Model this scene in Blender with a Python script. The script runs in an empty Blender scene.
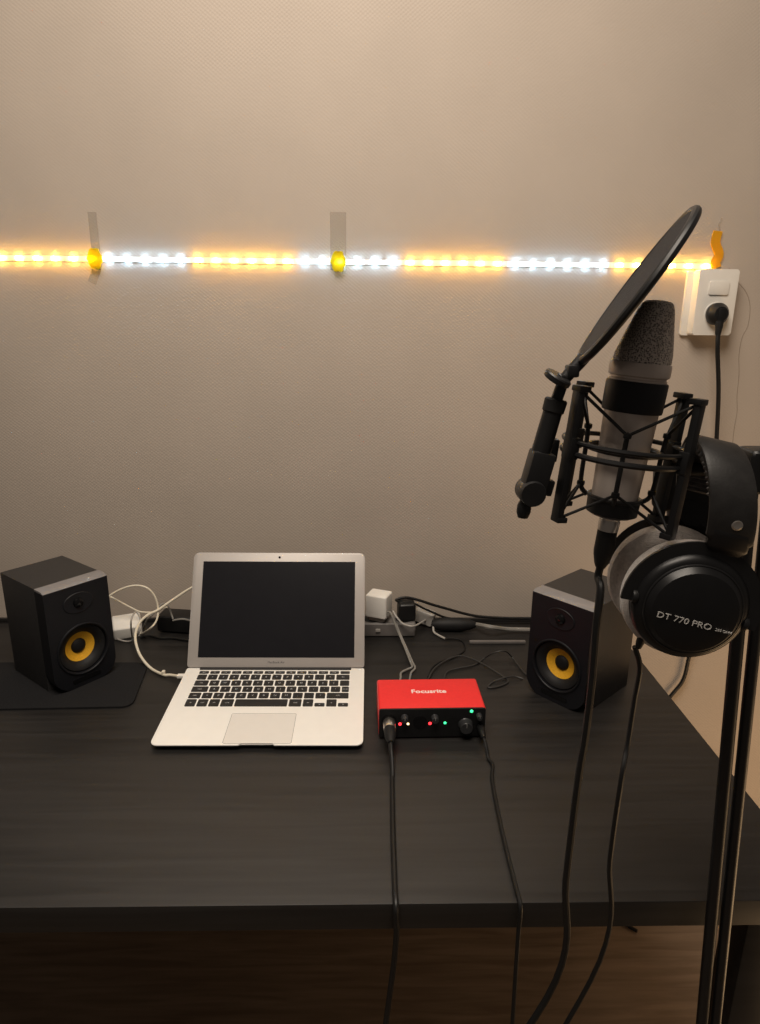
import bpy, bmesh, math, random
from mathutils import Vector, Matrix, Quaternion
random.seed(7)
PI = math.pi
R = math.radians
SC = bpy.context.scene
COL = SC.collection

# ------------------------------------------------------------------ camera, world, lights, exposure
# metres; the wall is the plane y = 0, the desk top is z = 0, the floor lies 0.74 below
CAM = Vector((0.0, -1.34983, 0.63715))
PITCH, YAW, ROLL, FPX = 0.2816, 0.0235, 0.0100, 670.0
c_f = Vector((math.sin(YAW)*math.cos(PITCH), math.cos(YAW)*math.cos(PITCH), -math.sin(PITCH)))
c_r0 = Vector((math.cos(YAW), -math.sin(YAW), 0))
c_u0 = c_r0.cross(c_f)
c_r = c_r0*math.cos(ROLL) + c_u0*math.sin(ROLL)
c_u = -c_r0*math.sin(ROLL) + c_u0*math.cos(ROLL)
cd = bpy.data.cameras.new('camera')
cam = bpy.data.objects.new('camera', cd)
COL.objects.link(cam)
cd.sensor_fit = 'HORIZONTAL'
cd.sensor_width = 36
cd.lens = 36*FPX/760
cd.clip_start = 0.02
m = Matrix((c_r, c_u, -c_f)).transposed().to_4x4()
m.translation = CAM
cam.matrix_world = m
SC.camera = cam

SC.view_settings.view_transform = 'Standard'
SC.view_settings.look = 'None'
SC.view_settings.exposure = 0.42
SC.view_settings.gamma = 1.0
SC.view_settings.use_curve_mapping = False
SC.cycles.use_denoising = True
SC.cycles.max_bounces = 8

world = bpy.data.worlds.new('room_air')
SC.world = world
world.use_nodes = True
world.node_tree.nodes['Background'].inputs[0].default_value = (1.0, 0.84, 0.72, 1)
world.node_tree.nodes['Background'].inputs[1].default_value = 0.05

LED_WARM, LED_WHITE = 80.0, 42.0            # emission strength of the diodes
def lamp(name, loc, target, size, power, col):
    d = bpy.data.lights.new(name, 'AREA')
    d.shape = 'DISK'
    d.size = size
    d.energy = power
    d.color = col
    o = bpy.data.objects.new(name, d)
    COL.objects.link(o)
    o.location = loc
    o.rotation_euler = (Vector(target)-Vector(loc)).to_track_quat('-Z', 'Y').to_euler()
    return o
lamp('ceiling_lamp', (-0.10, -1.00, 1.75), (-0.05, -0.45, 0.0), 0.9, 21.5, (1.0, 0.88, 0.75))
lamp('right_wall_fill', (1.20, -0.75, -0.47), (0.80, 0.0, 0.05), 0.70, 3.4, (1.0, 0.64, 0.33))  # added warm fill without a lamp body, brightens the wall right of the desk

# ------------------------------------------------------------------ from a pixel of the photograph to a point of the room
def ray(px, py):
    return c_f + c_r*((px-380)/FPX) - c_u*((py-512)/FPX)
def atz(px, py, z=0.0):
    d = ray(px, py)
    return CAM + d*((z-CAM.z)/d.z)
def aty(px, py, y=0.0):
    d = ray(px, py)
    return CAM + d*((y-CAM.y)/d.y)

# ------------------------------------------------------------------ materials
def mat(name, col, rough=0.5, metal=0.0, var=0.06, nscale=60.0, bump=0.0, bscale=400.0, spec=0.4, sheen=0.0, coat=0.0):
    mt = bpy.data.materials.new(name)
    mt.use_nodes = True
    nt = mt.node_tree
    b = nt.nodes['Principled BSDF']
    b.inputs['Roughness'].default_value = rough
    b.inputs['Metallic'].default_value = metal
    b.inputs['Specular IOR Level'].default_value = spec
    if sheen: b.inputs['Sheen Weight'].default_value = sheen
    if coat: b.inputs['Coat Weight'].default_value = coat
    tc = nt.nodes.new('ShaderNodeTexCoord')
    nz = nt.nodes.new('ShaderNodeTexNoise')
    nz.inputs['Scale'].default_value = nscale
    nz.inputs['Detail'].default_value = 4
    nt.links.new(tc.outputs['Object'], nz.inputs['Vector'])
    rp = nt.nodes.new('ShaderNodeValToRGB')
    lo = [max(0, c*(1-var)) for c in col]
    hi = [min(1, c*(1+var)) for c in col]
    rp.color_ramp.elements[0].color = (*lo, 1)
    rp.color_ramp.elements[1].color = (*hi, 1)
    rp.color_ramp.elements[0].position = 0.3
    rp.color_ramp.elements[1].position = 0.7
    nt.links.new(nz.outputs['Fac'], rp.inputs['Fac'])
    nt.links.new(rp.outputs['Color'], b.inputs['Base Color'])
    if bump:
        n2 = nt.nodes.new('ShaderNodeTexNoise')
        n2.inputs['Scale'].default_value = bscale
        nt.links.new(tc.outputs['Object'], n2.inputs['Vector'])
        bp = nt.nodes.new('ShaderNodeBump')
        bp.inputs['Strength'].default_value = bump
        bp.inputs['Distance'].default_value = 0.002
        nt.links.new(n2.outputs['Fac'], bp.inputs['Height'])
        nt.links.new(bp.outputs['Normal'], b.inputs['Normal'])
    return mt
def emit(name, col, strength):
    mt = bpy.data.materials.new(name)
    mt.use_nodes = True
    b = mt.node_tree.nodes['Principled BSDF']
    b.inputs['Base Color'].default_value = (*[c*0.5 for c in col], 1)
    b.inputs['Emission Color'].default_value = (*col, 1)
    b.inputs['Emission Strength'].default_value = strength
    return mt
def math_node(nt, op, a, b=None):
    n = nt.nodes.new('ShaderNodeMath')
    n.operation = op
    for i, v in enumerate((a, b)):
        if v is None: continue
        if isinstance(v, (int, float)): n.inputs[i].default_value = v
        else: nt.links.new(v, n.inputs[i])
    return n.outputs[0]
def wallpaper():
    mt = mat('embossed_wallpaper', (0.458, 0.392, 0.330), 0.62, var=0.035, nscale=6.0, spec=0.35)
    nt = mt.node_tree
    b = nt.nodes['Principled BSDF']
    tc = nt.nodes.new('ShaderNodeTexCoord')
    sp = nt.nodes.new('ShaderNodeSeparateXYZ')
    nt.links.new(tc.outputs['Object'], sp.inputs[0])
    a = math_node(nt, 'SINE', math_node(nt, 'MULTIPLY', sp.outputs[0], 2*PI/0.0082))
    c = math_node(nt, 'SINE', math_node(nt, 'MULTIPLY', sp.outputs[2], 2*PI/0.0066))
    weave = math_node(nt, 'MULTIPLY', a, c)
    nz = nt.nodes.new('ShaderNodeTexNoise')
    nz.inputs['Scale'].default_value = 160
    nz.inputs['Detail'].default_value = 3
    mp = nt.nodes.new('ShaderNodeMapping')
    mp.inputs['Scale'].default_value = (0.35, 1, 1)
    nt.links.new(tc.outputs['Object'], mp.inputs[0])
    nt.links.new(mp.outputs[0], nz.inputs['Vector'])
    h = math_node(nt, 'ADD', math_node(nt, 'MULTIPLY', weave, 0.5), math_node(nt, 'MULTIPLY', nz.outputs['Fac'], 0.9))
    bp = nt.nodes.new('ShaderNodeBump')
    bp.inputs['Strength'].default_value = 0.21
    bp.inputs['Distance'].default_value = 0.0012
    nt.links.new(h, bp.inputs['Height'])
    nt.links.new(bp.outputs['Normal'], b.inputs['Normal'])
    return mt
def woodgrain(name, c0, c1, rough, scale=(1.2, 26, 26), bump=0.12, spec=0.5):
    mt = bpy.data.materials.new(name)
    mt.use_nodes = True
    nt = mt.node_tree
    b = nt.nodes['Principled BSDF']
    b.inputs['Specular IOR Level'].default_value = spec
    tc = nt.nodes.new('ShaderNodeTexCoord')
    mp = nt.nodes.new('ShaderNodeMapping')
    mp.inputs['Scale'].default_value = scale
    nt.links.new(tc.outputs['Object'], mp.inputs[0])
    nz = nt.nodes.new('ShaderNodeTexNoise')
    nz.inputs['Scale'].default_value = 3.0
    nz.inputs['Detail'].default_value = 8
    nz.inputs['Distortion'].default_value = 0.6
    nt.links.new(mp.outputs[0], nz.inputs['Vector'])
    rp = nt.nodes.new('ShaderNodeValToRGB')
    rp.color_ramp.elements[0].color = (*c0, 1)
    rp.color_ramp.elements[1].color = (*c1, 1)
    rp.color_ramp.elements[0].position = 0.35
    rp.color_ramp.elements[1].position = 0.68
    nt.links.new(nz.outputs['Fac'], rp.inputs['Fac'])
    nt.links.new(rp.outputs['Color'], b.inputs['Base Color'])
    mr = nt.nodes.new('ShaderNodeMapRange')
    mr.inputs['To Min'].default_value = rough-0.06
    mr.inputs['To Max'].default_value = rough+0.08
    nt.links.new(nz.outputs['Fac'], mr.inputs['Value'])
    nt.links.new(mr.outputs[0], b.inputs['Roughness'])
    bp = nt.nodes.new('ShaderNodeBump')
    bp.inputs['Strength'].default_value = bump
    bp.inputs['Distance'].default_value = 0.001
    nt.links.new(nz.outputs['Fac'], bp.inputs['Height'])
    nt.links.new(bp.outputs['Normal'], b.inputs['Normal'])
    return mt
def wire_mesh(name, col, pitch, metal=0.8):
    """woven wire grille: rows of small round holes seen as a bump and a darker colour in the gaps"""
    mt = bpy.data.materials.new(name)
    mt.use_nodes = True
    nt = mt.node_tree
    b = nt.nodes['Principled BSDF']
    b.inputs['Metallic'].default_value = metal
    b.inputs['Roughness'].default_value = 0.42
    tc = nt.nodes.new('ShaderNodeTexCoord')
    vo = nt.nodes.new('ShaderNodeTexVoronoi')
    vo.inputs['Scale'].default_value = 1/pitch
    vo.inputs['Randomness'].default_value = 0.8
    nt.links.new(tc.outputs['Object'], vo.inputs['Vector'])
    rp = nt.nodes.new('ShaderNodeValToRGB')
    rp.color_ramp.elements[0].color = (0.13, 0.115, 0.105, 1)
    rp.color_ramp.elements[1].color = (*col, 1)
    rp.color_ramp.elements[0].position = 0.30
    rp.color_ramp.elements[1].position = 0.55
    nt.links.new(vo.outputs['Distance'], rp.inputs['Fac'])
    nt.links.new(rp.outputs['Color'], b.inputs['Base Color'])
    bp = nt.nodes.new('ShaderNodeBump')
    bp.inputs['Strength'].default_value = 0.8
    bp.inputs['Distance'].default_value = 0.001
    nt.links.new(vo.outputs['Distance'], bp.inputs['Height'])
    nt.links.new(bp.outputs['Normal'], b.inputs['Normal'])
    return mt

M = {}
M['wall'] = wallpaper()
M['floor'] = woodgrain('floor_laminate', (0.16, 0.115, 0.08), (0.25, 0.19, 0.14), 0.45, (1.5, 18, 18))
M['desk'] = woodgrain('black_brown_wood', (0.009, 0.0084, 0.008), (0.019, 0.0175, 0.0166), 0.46, bump=0.10, spec=0.62)
M['crack'] = mat('dark_seam', (0.30, 0.25, 0.20), 0.8)  # crack line, a darker tan than the wallpaper
M['plate'] = mat('white_outlet_plastic', (0.80, 0.76, 0.69), 0.38, var=0.02)
M['black'] = mat('black_plastic', (0.0085, 0.0085, 0.009), 0.42, var=0.15)
M['soft_black'] = mat('black_rubber', (0.007, 0.007, 0.0075), 0.62, var=0.2)
M['gloss_black'] = mat('gloss_black_plastic', (0.005, 0.005, 0.0055), 0.16, var=0.1)
M['cup'] = mat('black_cup_plastic', (0.0065, 0.0065, 0.007), 0.36, var=0.1)
M['vinyl'] = mat('black_vinyl_wrap', (0.028, 0.027, 0.027), 0.44, var=0.18, nscale=200, bump=0.25, bscale=900)
M['baffle'] = mat('speaker_baffle', (0.005, 0.0055, 0.008), 0.52, var=0.1)
M['satin_edge'] = mat('satin_edge_highlight', (0.22, 0.21, 0.21), 0.28, var=0.05)  # black edge raised to grey to stand for the LED highlight
M['yellow_cone'] = mat('yellow_woven_cone', (0.80, 0.42, 0.025), 0.48, var=0.12, nscale=500, bump=0.3, bscale=1500)
M['felt'] = mat('black_mat_cloth', (0.012, 0.012, 0.013), 0.85, var=0.25, nscale=300, bump=0.3, bscale=1200, spec=0.2)
M['alu'] = mat('lit_silver_aluminium', (0.93, 0.915, 0.87), 0.40, metal=0.0, var=0.012)  # aluminium of the deck, paler to carry the stronger light from above
M['alu_lid_shaded'] = mat('shaded_silver_bezel', (0.43, 0.40, 0.375), 0.42, metal=0.15, var=0.012)  # same aluminium, darkened for the weaker light on the upright lid
M['alu_pad'] = mat('trackpad_glass', (0.83, 0.805, 0.76), 0.35, metal=0.05, var=0.01)
M['screen'] = mat('dark_screen_glass', (0.011, 0.011, 0.0135), 0.22, var=0.05, spec=0.4)
M['key'] = mat('black_key', (0.022, 0.021, 0.021), 0.45, var=0.1)
M['legend'] = mat('white_legend', (0.62, 0.62, 0.62), 0.5, var=0.01)
M['wordmark'] = mat('grey_wordmark', (0.10, 0.10, 0.10), 0.5, var=0.01)
M['red'] = mat('red_anodised', (0.88, 0.035, 0.035), 0.36, metal=0.05, var=0.03, nscale=200)
M['pale_print'] = mat('pale_print', (0.95, 0.80, 0.76), 0.5, var=0.01)
M['knob'] = mat('dark_knob', (0.03, 0.03, 0.032), 0.35, var=0.1)
M['grey_cap'] = mat('grey_cap', (0.30, 0.29, 0.28), 0.4, var=0.05)
M['steel'] = mat('nickel_metal', (0.62, 0.58, 0.53), 0.28, metal=0.95, var=0.04)
M['mic'] = mat('satin_nickel', (0.64, 0.56, 0.50), 0.36, metal=0.35, var=0.05, nscale=30)
M['grille'] = wire_mesh('wire_grille', (0.66, 0.59, 0.53), 0.0014, 0.35)
M['fabric_black'] = mat('black_nylon', (0.014, 0.0135, 0.015), 0.75, var=0.2, nscale=900, bump=0.3, bscale=1800, spec=0.25)
M['grey_rubber'] = mat('black_collar_rubber', (0.011, 0.011, 0.0125), 0.55, var=0.15)
M['velour'] = mat('grey_velour', (0.52, 0.475, 0.44), 0.95, var=0.14, nscale=350, bump=0.5, bscale=900, spec=0.1, sheen=0.5)
M['leather'] = mat('dark_leatherette', (0.018, 0.017, 0.0165), 0.50, var=0.2, nscale=120, bump=0.06, bscale=500)
M['pleats'] = mat('grey_pleated_padding', (0.16, 0.15, 0.145), 0.7, var=0.3, nscale=160, bump=0.3, bscale=600)
M['white_print'] = mat('silver_lettering', (0.62, 0.60, 0.57), 0.4, var=0.01)
M['cable_black'] = mat('black_cable', (0.008, 0.008, 0.008), 0.45, var=0.15)
M['cable_grey'] = mat('grey_cable', (0.23, 0.22, 0.20), 0.5, var=0.1)
M['cable_white'] = mat('cream_cable', (0.74, 0.68, 0.55), 0.5, var=0.04)
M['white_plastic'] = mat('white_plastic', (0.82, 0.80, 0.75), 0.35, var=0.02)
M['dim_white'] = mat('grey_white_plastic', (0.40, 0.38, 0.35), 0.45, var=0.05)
M['strip_grey'] = mat('grey_strip_plastic', (0.16, 0.148, 0.14), 0.5, var=0.08)
M['tape_base'] = mat('led_tape_base', (0.85, 0.80, 0.70), 0.5, var=0.03)
M['clear_tape'] = mat('aged_clear_tape', (0.50, 0.44, 0.36), 0.35, var=0.06)
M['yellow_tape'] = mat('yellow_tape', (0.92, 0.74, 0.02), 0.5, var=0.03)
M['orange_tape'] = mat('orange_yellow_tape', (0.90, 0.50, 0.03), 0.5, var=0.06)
M['led_warm'] = emit('warm_diode', (1.0, 0.53, 0.09), LED_WARM)
M['led_white'] = emit('cool_diode', (0.45, 0.72, 1.0), LED_WHITE)
M['led_red'] = emit('red_indicator', (1.0, 0.03, 0.04), 2.2)
M['led_amber'] = emit('amber_indicator', (1.0, 0.75, 0.35), 2.2)
M['led_green'] = emit('green_indicator', (0.05, 0.9, 0.30), 1.8)

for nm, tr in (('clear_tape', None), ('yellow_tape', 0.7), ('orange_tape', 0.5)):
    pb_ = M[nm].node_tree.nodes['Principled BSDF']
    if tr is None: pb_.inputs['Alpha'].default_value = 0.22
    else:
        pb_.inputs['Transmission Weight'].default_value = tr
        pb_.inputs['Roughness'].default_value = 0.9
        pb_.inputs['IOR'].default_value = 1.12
# ------------------------------------------------------------------ mesh helpers
WORLD = {}                                   # object name -> world matrix of each thing / part
def catmull(pts, n=8):
    pts = [Vector(p) for p in pts]
    if len(pts) < 3: return pts
    P = [pts[0]*2-pts[1]] + pts + [pts[-1]*2-pts[-2]]
    out = []
    for i in range(1, len(P)-2):
        a, b, c, d = P[i-1:i+3]
        for k in range(n):
            t = k/n
            out.append(0.5*((2*b)+(c-a)*t+(2*a-5*b+4*c-d)*t*t+(3*b-a-3*c+d)*t**3))
    out.append(P[-2])
    return out
class MB:
    def __init__(self): self.bm = bmesh.new(); self.mi = 0
    def _mark(self, faces):
        for f in faces: f.material_index = self.mi
    def box(self, c, s, bevel=0.0, rot=None, seg=2):
        r = bmesh.ops.create_cube(self.bm, size=1.0)
        vs = r['verts']
        for v in vs: v.co = Vector((v.co.x*s[0], v.co.y*s[1], v.co.z*s[2]))
        if bevel:
            es = list({e for v in vs for e in v.link_edges})
            rb = bmesh.ops.bevel(self.bm, geom=es, offset=bevel, segments=seg, affect='EDGES', profile=0.6)
            vs = [v for v in rb['verts']]
            vs = list({v for f in rb['faces'] for v in f.verts} | set(vs))
        mt = Matrix.Translation(Vector(c))
        if rot is not None: mt = mt @ (rot if isinstance(rot, Matrix) else Matrix.Rotation(rot, 4, 'Z'))
        for v in vs: v.co = mt @ v.co
        self._mark({f for v in vs for f in v.link_faces})
        return self
    def lathe(self, prof, origin=(0, 0, 0), axis=(0, 0, 1), seg=32, sx=1.0, sy=1.0, xdir=None, cap=True):
        ax = Vector(axis).normalized()
        if xdir is None:
            xdir = ax.orthogonal()
        x = (Vector(xdir) - ax*Vector(xdir).dot(ax)).normalized()
        y = ax.cross(x)
        o = Vector(origin)
        rings = []
        for (r, h) in prof:
            if r < 1e-6:
                rings.append([self.bm.verts.new(o+ax*h)])
            else:
                rings.append([self.bm.verts.new(o+ax*h+x*(math.cos(2*PI*i/seg)*r*sx)+y*(math.sin(2*PI*i/seg)*r*sy)) for i in range(seg)])
        fs = []
        for a, b in zip(rings, rings[1:]):
            if len(a) == 1 and len(b) == 1: continue
            for i in range(seg):
                j = (i+1) % seg
                if len(a) == 1: fs.append(self.bm.faces.new((a[0], b[j], b[i])))
                elif len(b) == 1: fs.append(self.bm.faces.new((a[i], a[j], b[0])))
                else: fs.append(self.bm.faces.new((a[i], a[j], b[j], b[i])))
        if cap:
            if len(rings[0]) > 1: fs.append(self.bm.faces.new(list(reversed(rings[0]))))
            if len(rings[-1]) > 1: fs.append(self.bm.faces.new(rings[-1]))
        self._mark(fs)
        return self
    def cyl(self, p0, p1, r0, r1=None, seg=20):
        p0, p1 = Vector(p0), Vector(p1)
        r1 = r0 if r1 is None else r1
        L = (p1-p0).length
        e = min(r0, r1, L)*0.15
        return self.lathe([(r0-e, 0), (r0, e), (r1, L-e), (r1-e, L)], p0, p1-p0, seg)
    def sweep(self, pts, sect, up=None, closed=False):
        """sect: list of (a, b) offsets along side / normal; up fixes the normal direction"""
        pts = [Vector(p) for p in pts]
        n = len(pts)
        rings = []
        nrm = None
        for i in range(n):
            if closed: t = pts[(i+1) % n]-pts[i-1]
            else: t = pts[min(i+1, n-1)]-pts[max(i-1, 0)]
            t.normalize()
            if up is not None:
                side = t.cross(Vector(up)).normalized()
                nn = side.cross(t).normalized()
            else:
                if nrm is None: nrm = t.orthogonal().normalized()
                nrm = (nrm - t*nrm.dot(t)).normalized()
                nn = nrm
                side = t.cross(nn).normalized()
            sc = sect(i/(n-1)) if callable(sect) else sect
            rings.append([self.bm.verts.new(pts[i]+side*a+nn*b) for (a, b) in sc])
        fs = []
        k = len(rings[0])
        rng = range(n) if closed else range(n-1)
        for i in rng:
            a, b = rings[i], rings[(i+1) % n]
            for j in range(k):
                q = (j+1) % k
                fs.append(self.bm.faces.new((a[j], a[q], b[q], b[j])))
        if not closed:
            fs.append(self.bm.faces.new(list(reversed(rings[0]))))
            fs.append(self.bm.faces.new(rings[-1]))
        self._mark(fs)
        return self
    def tube(self, pts, r, seg=10, smooth=8, closed=False):
        pp = catmull(pts, smooth) if smooth else [Vector(p) for p in pts]
        return self.sweep(pp, [(r*math.cos(2*PI*i/seg), r*math.sin(2*PI*i/seg)) for i in range(seg)], closed=closed)
    def ring(self, c, axis, rad, r, n=48, seg=10, sx=1.0, sy=1.0, xdir=None, a0=0.0, a1=2*PI):
        ax = Vector(axis).normalized()
        x = Vector(xdir) if xdir is not None else ax.orthogonal()
        x = (x-ax*x.dot(ax)).normalized()
        y = ax.cross(x)
        full = abs(a1-a0-2*PI) < 1e-6
        N = n if full else n+1
        pts = [Vector(c)+x*math.cos(a0+(a1-a0)*i/n)*rad*sx+y*math.sin(a0+(a1-a0)*i/n)*rad*sy for i in range(N)]
        return self.tube(pts, r, seg, 0, closed=full)
    def prism(self, outline, z0, z1, mtx=None, bevel=0.0):
        """outline in xy (counter-clockwise); z0/z1 numbers or functions of (x, y)"""
        f0 = z0 if callable(z0) else (lambda x, y: z0)
        f1 = z1 if callable(z1) else (lambda x, y: z1)
        mtx = mtx or Matrix.Identity(4)
        lo = [self.bm.verts.new(mtx @ Vector((x, y, f0(x, y)))) for x, y in outline]
        hi = [self.bm.verts.new(mtx @ Vector((x, y, f1(x, y)))) for x, y in outline]
        n = len(outline)
        fs = [self.bm.faces.new(list(reversed(lo))), self.bm.faces.new(hi)]
        for i in range(n):
            j = (i+1) % n
            fs.append(self.bm.faces.new((lo[i], lo[j], hi[j], hi[i])))
        if bevel:
            es = list({e for f in fs[:2] for e in f.edges})
            rb = bmesh.ops.bevel(self.bm, geom=es, offset=bevel, segments=2, affect='EDGES', profile=0.6)
            fs = [f for f in set(fs) | set(rb['faces']) if f.is_valid]
        self._mark(fs)
        return self
    def text(self, s, size, mtx, depth=0.0002, align='CENTER', sx=1.0, bold=0.0):
        cu = bpy.data.curves.new('lettering', 'FONT')
        cu.body = s
        cu.size = size
        cu.align_x = align
        cu.align_y = 'CENTER'
        cu.extrude = depth
        cu.offset = bold
        cu.resolution_u = 3
        ob = bpy.data.objects.new('lettering', cu)
        COL.objects.link(ob)
        dg = bpy.context.evaluated_depsgraph_get()
        me = bpy.data.meshes.new_from_object(ob.evaluated_get(dg))
        bpy.data.objects.remove(ob)
        bpy.data.curves.remove(cu)
        old = set(self.bm.faces)
        me.transform(mtx @ Matrix.Diagonal((sx, 1, 1, 1)))
        self.bm.from_mesh(me)
        for f in self.bm.faces:
            if f not in old: f.material_index = self.mi
        bpy.data.meshes.remove(me)
        return self
    def build(self, name, material, parent=None, world=True, smooth=35, loc=None):
        """one linked mesh object; verts in world coordinates (world=True) or in the parent's frame"""
        bmesh.ops.recalc_face_normals(self.bm, faces=self.bm.faces)
        me = bpy.data.meshes.new(name)
        mats = material if isinstance(material, (list, tuple)) else [material]
        ob = bpy.data.objects.new(name, me)
        pm = WORLD[parent.name] if parent is not None else Matrix.Identity(4)
        if world:
            self.bm.transform(pm.inverted())
        if loc is None and parent is None:
            vs = self.bm.verts
            xs = [v.co.x for v in vs]; ys = [v.co.y for v in vs]; zs = [v.co.z for v in vs]
            loc = Vector(((min(xs)+max(xs))/2, (min(ys)+max(ys))/2, min(zs)))
        if loc is not None:
            self.bm.transform(Matrix.Translation(-Vector(loc)))
            ob.location = loc
        self.bm.to_mesh(me)
        self.bm.free()
        for mt in mats: me.materials.append(mt)
        if smooth is not None:
            me.polygons.foreach_set('use_smooth', [True]*len(me.polygons))
            me.set_sharp_from_angle(angle=R(smooth))
        COL.objects.link(ob)
        if parent is not None: ob.parent = parent
        WORLD[ob.name] = pm @ Matrix.Translation(Vector(loc) if loc is not None else Vector())
        return ob
def rrect(x0, y0, x1, y1, r, n=5):
    rs = r if isinstance(r, (list, tuple)) else [r]*4           # corners: (x0,y0) (x1,y0) (x1,y1) (x0,y1)
    out = []
    for (cx, cy, a, q) in ((x0, y0, PI, rs[0]), (x1, y0, 1.5*PI, rs[1]), (x1, y1, 0, rs[2]), (x0, y1, .5*PI, rs[3])):
        ox = cx+q if cx == x0 else cx-q
        oy = cy+q if cy == y0 else cy-q
        for k in range(n+1):
            t = a+.5*PI*k/n
            out.append((ox+q*math.cos(t), oy+q*math.sin(t)))
    return out
def tag(o, label=None, cat=None, group=None, kind=None):
    if label: o['label'] = label
    if cat: o['category'] = cat
    if group: o['group'] = group
    if kind: o['kind'] = kind
    return o
def thing(name, label, cat, loc=(0, 0, 0), rotz=0.0, group=None, mtx=None):
    o = bpy.data.objects.new(name, None)
    o.empty_display_size = 0.02
    COL.objects.link(o)
    mw = mtx if mtx is not None else Matrix.Translation(Vector(loc)) @ Matrix.Rotation(rotz, 4, 'Z')
    o.matrix_world = mw
    WORLD[o.name] = mw.copy()
    return tag(o, label, cat, group)
def frame(origin, x, y, z):
    mm = Matrix((Vector(x), Vector(y), Vector(z))).transposed().to_4x4()
    mm.translation = Vector(origin)
    return mm

# ------------------------------------------------------------------ the setting
b = MB(); b.box((0.0, 0.05, 0.43), (3.6, 0.10, 2.34))
wall = tag(b.build('wall_back', M['wall'], smooth=None, loc=(0, 0, 0)), kind='structure')
b = MB(); b.box((0.0, -1.15, -0.765), (3.6, 2.5, 0.05))
floor = tag(b.build('floor', M['floor'], smooth=None, loc=(0, 0, 0)), kind='structure')
# the wrinkled seam in the wallpaper to the right of the outlet
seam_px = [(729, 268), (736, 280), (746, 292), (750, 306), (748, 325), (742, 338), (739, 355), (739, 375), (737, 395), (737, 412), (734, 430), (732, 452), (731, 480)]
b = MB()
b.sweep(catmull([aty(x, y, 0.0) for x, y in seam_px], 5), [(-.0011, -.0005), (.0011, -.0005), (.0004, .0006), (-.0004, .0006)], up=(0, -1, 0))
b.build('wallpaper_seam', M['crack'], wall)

# ------------------------------------------------------------------ desk
DX0, DX1, DY0 = -1.02, 0.540, -0.745
dsk = thing('desk', 'black-brown wooden desk with straight grain standing against the wall', 'desk', (0, -0.37, -0.74))
b = MB(); b.box(((DX0+DX1)/2, (DY0-0.004)/2, -0.018), (DX1-DX0, -DY0-0.004, 0.036), 0.0012)
b.build('desk_top', M['desk'], dsk)
for (x, y) in ((DX0+.05, DY0+.05), (DX1-.05, DY0+.05), (DX0+.05, -.06), (DX1-.05, -.06)):
    b = MB(); b.box((x, y, -.388), (.05, .05, .703), .002); b.build('leg', M['desk'], dsk)
b = MB(); b.box(((DX0+DX1)/2, -.05, -.10), (DX1-DX0-.15, .02, .12), .001); b.build('back_panel', M['desk'], dsk)
b = MB(); b.box(((DX0+DX1)/2, -.009, .004), (DX1-DX0-.004, .008, .008), .001); b.build('back_rail', M['desk'], dsk)

# ------------------------------------------------------------------ LED strip with its tapes
SZ = 0.7385
led = thing('led_strip', 'glowing LED strip along the wall in alternating warm and cool white runs', 'light strip', (-0.03, 0, SZ))
x_end = aty(712, 266, 0).x
x_beg = -1.05
b = MB(); b.box(((x_beg+x_end)/2, -.0008, SZ), (x_end-x_beg, .0012, .010), .0002)
b.build('tape', M['tape_base'], led)
bounds = [aty(x, 262, 0).x for x in (97, 189, 295, 401, 502, 609)]
k = 0
x = x_end-.012
while x > -0.80:
    nb = sum(1 for q in bounds if x > q)                         # warm on the far left, then alternating
    warm = nb % 2 == 0
    q = bounds[0]-0.205
    if x < q: warm = False
    b = MB(); b.box((x, -.0043, SZ), (.0085, .0062, .0062), .0014)
    o = b.build('diode', M['led_warm'] if warm else M['led_white'], led)
    x -= 0.0333
# two strips of clear tape that hold the LED strip, each lit yellow where it crosses the light
def wall_tape(px, ytop, ybot, w, label):
    t = thing('adhesive_tape', label, 'tape', aty(px, 262, 0), 0, 'strips of tape over the LED strip')
    p0, p1 = aty(px, ytop, 0), aty(px, ybot, 0)
    b = MB()
    pts = [p0+Vector((0, -.0008, 0)), Vector((p0.x, -.001, SZ+.014)), Vector((p0.x, -.0082, SZ+.006)), Vector((p0.x, -.0082, SZ-.006)), Vector((p0.x, -.001, SZ-.014)), p1+Vector((0, -.0008, 0))]
    b.sweep(catmull(pts, 5), [(-w/2, -.0003), (w/2, -.0003), (w/2, .0003), (-w/2, .0003)], up=(0, -1, 0))
    b.build('clear_tape', M['clear_tape'], t)
    b = MB()
    b.prism([(a*(1+.12*math.sin(i*2.7)), c*(1+.12*math.cos(i*1.9))) for i, (a, c) in enumerate([(.0135*math.cos(2*PI*q/20), .019*math.sin(2*PI*q/20)) for q in range(20)])],
            0, .0024, frame((p0.x, -.0088, SZ), (1, 0, 0), (0, 0, 1), (0, -1, 0)), .0005)
    b.build('yellow_patch', M['yellow_tape'], t)
    return t
wall_tape(92, 212, 283, .016, 'yellow tape patch on the LED strip nearest the left end, above the left speaker')
wall_tape(338, 212, 272, .030, 'yellow tape patch on the LED strip above the laptop screen, on wider clear tape')
t0 = [(718, 231), (715.5, 243), (719, 254), (715.5, 262), (716.5, 268)]
b = MB()
b.sweep(catmull([aty(x, y, -.003) for x, y in t0], 6), [(-.0085, -.0012), (.0085, -.0012), (.0085, .0012), (-.0085, .0012)], up=(0, -1, 0))
b.build('lead_tape', M['orange_tape'], led)
b = MB(); b.tube([aty(719, 236, -.0025), aty(720, 230, -.003), aty(719, 224, -.003), aty(722, 218, -.002)], .0012)
b.build('lead_wire', M['clear_tape'], led)

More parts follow.
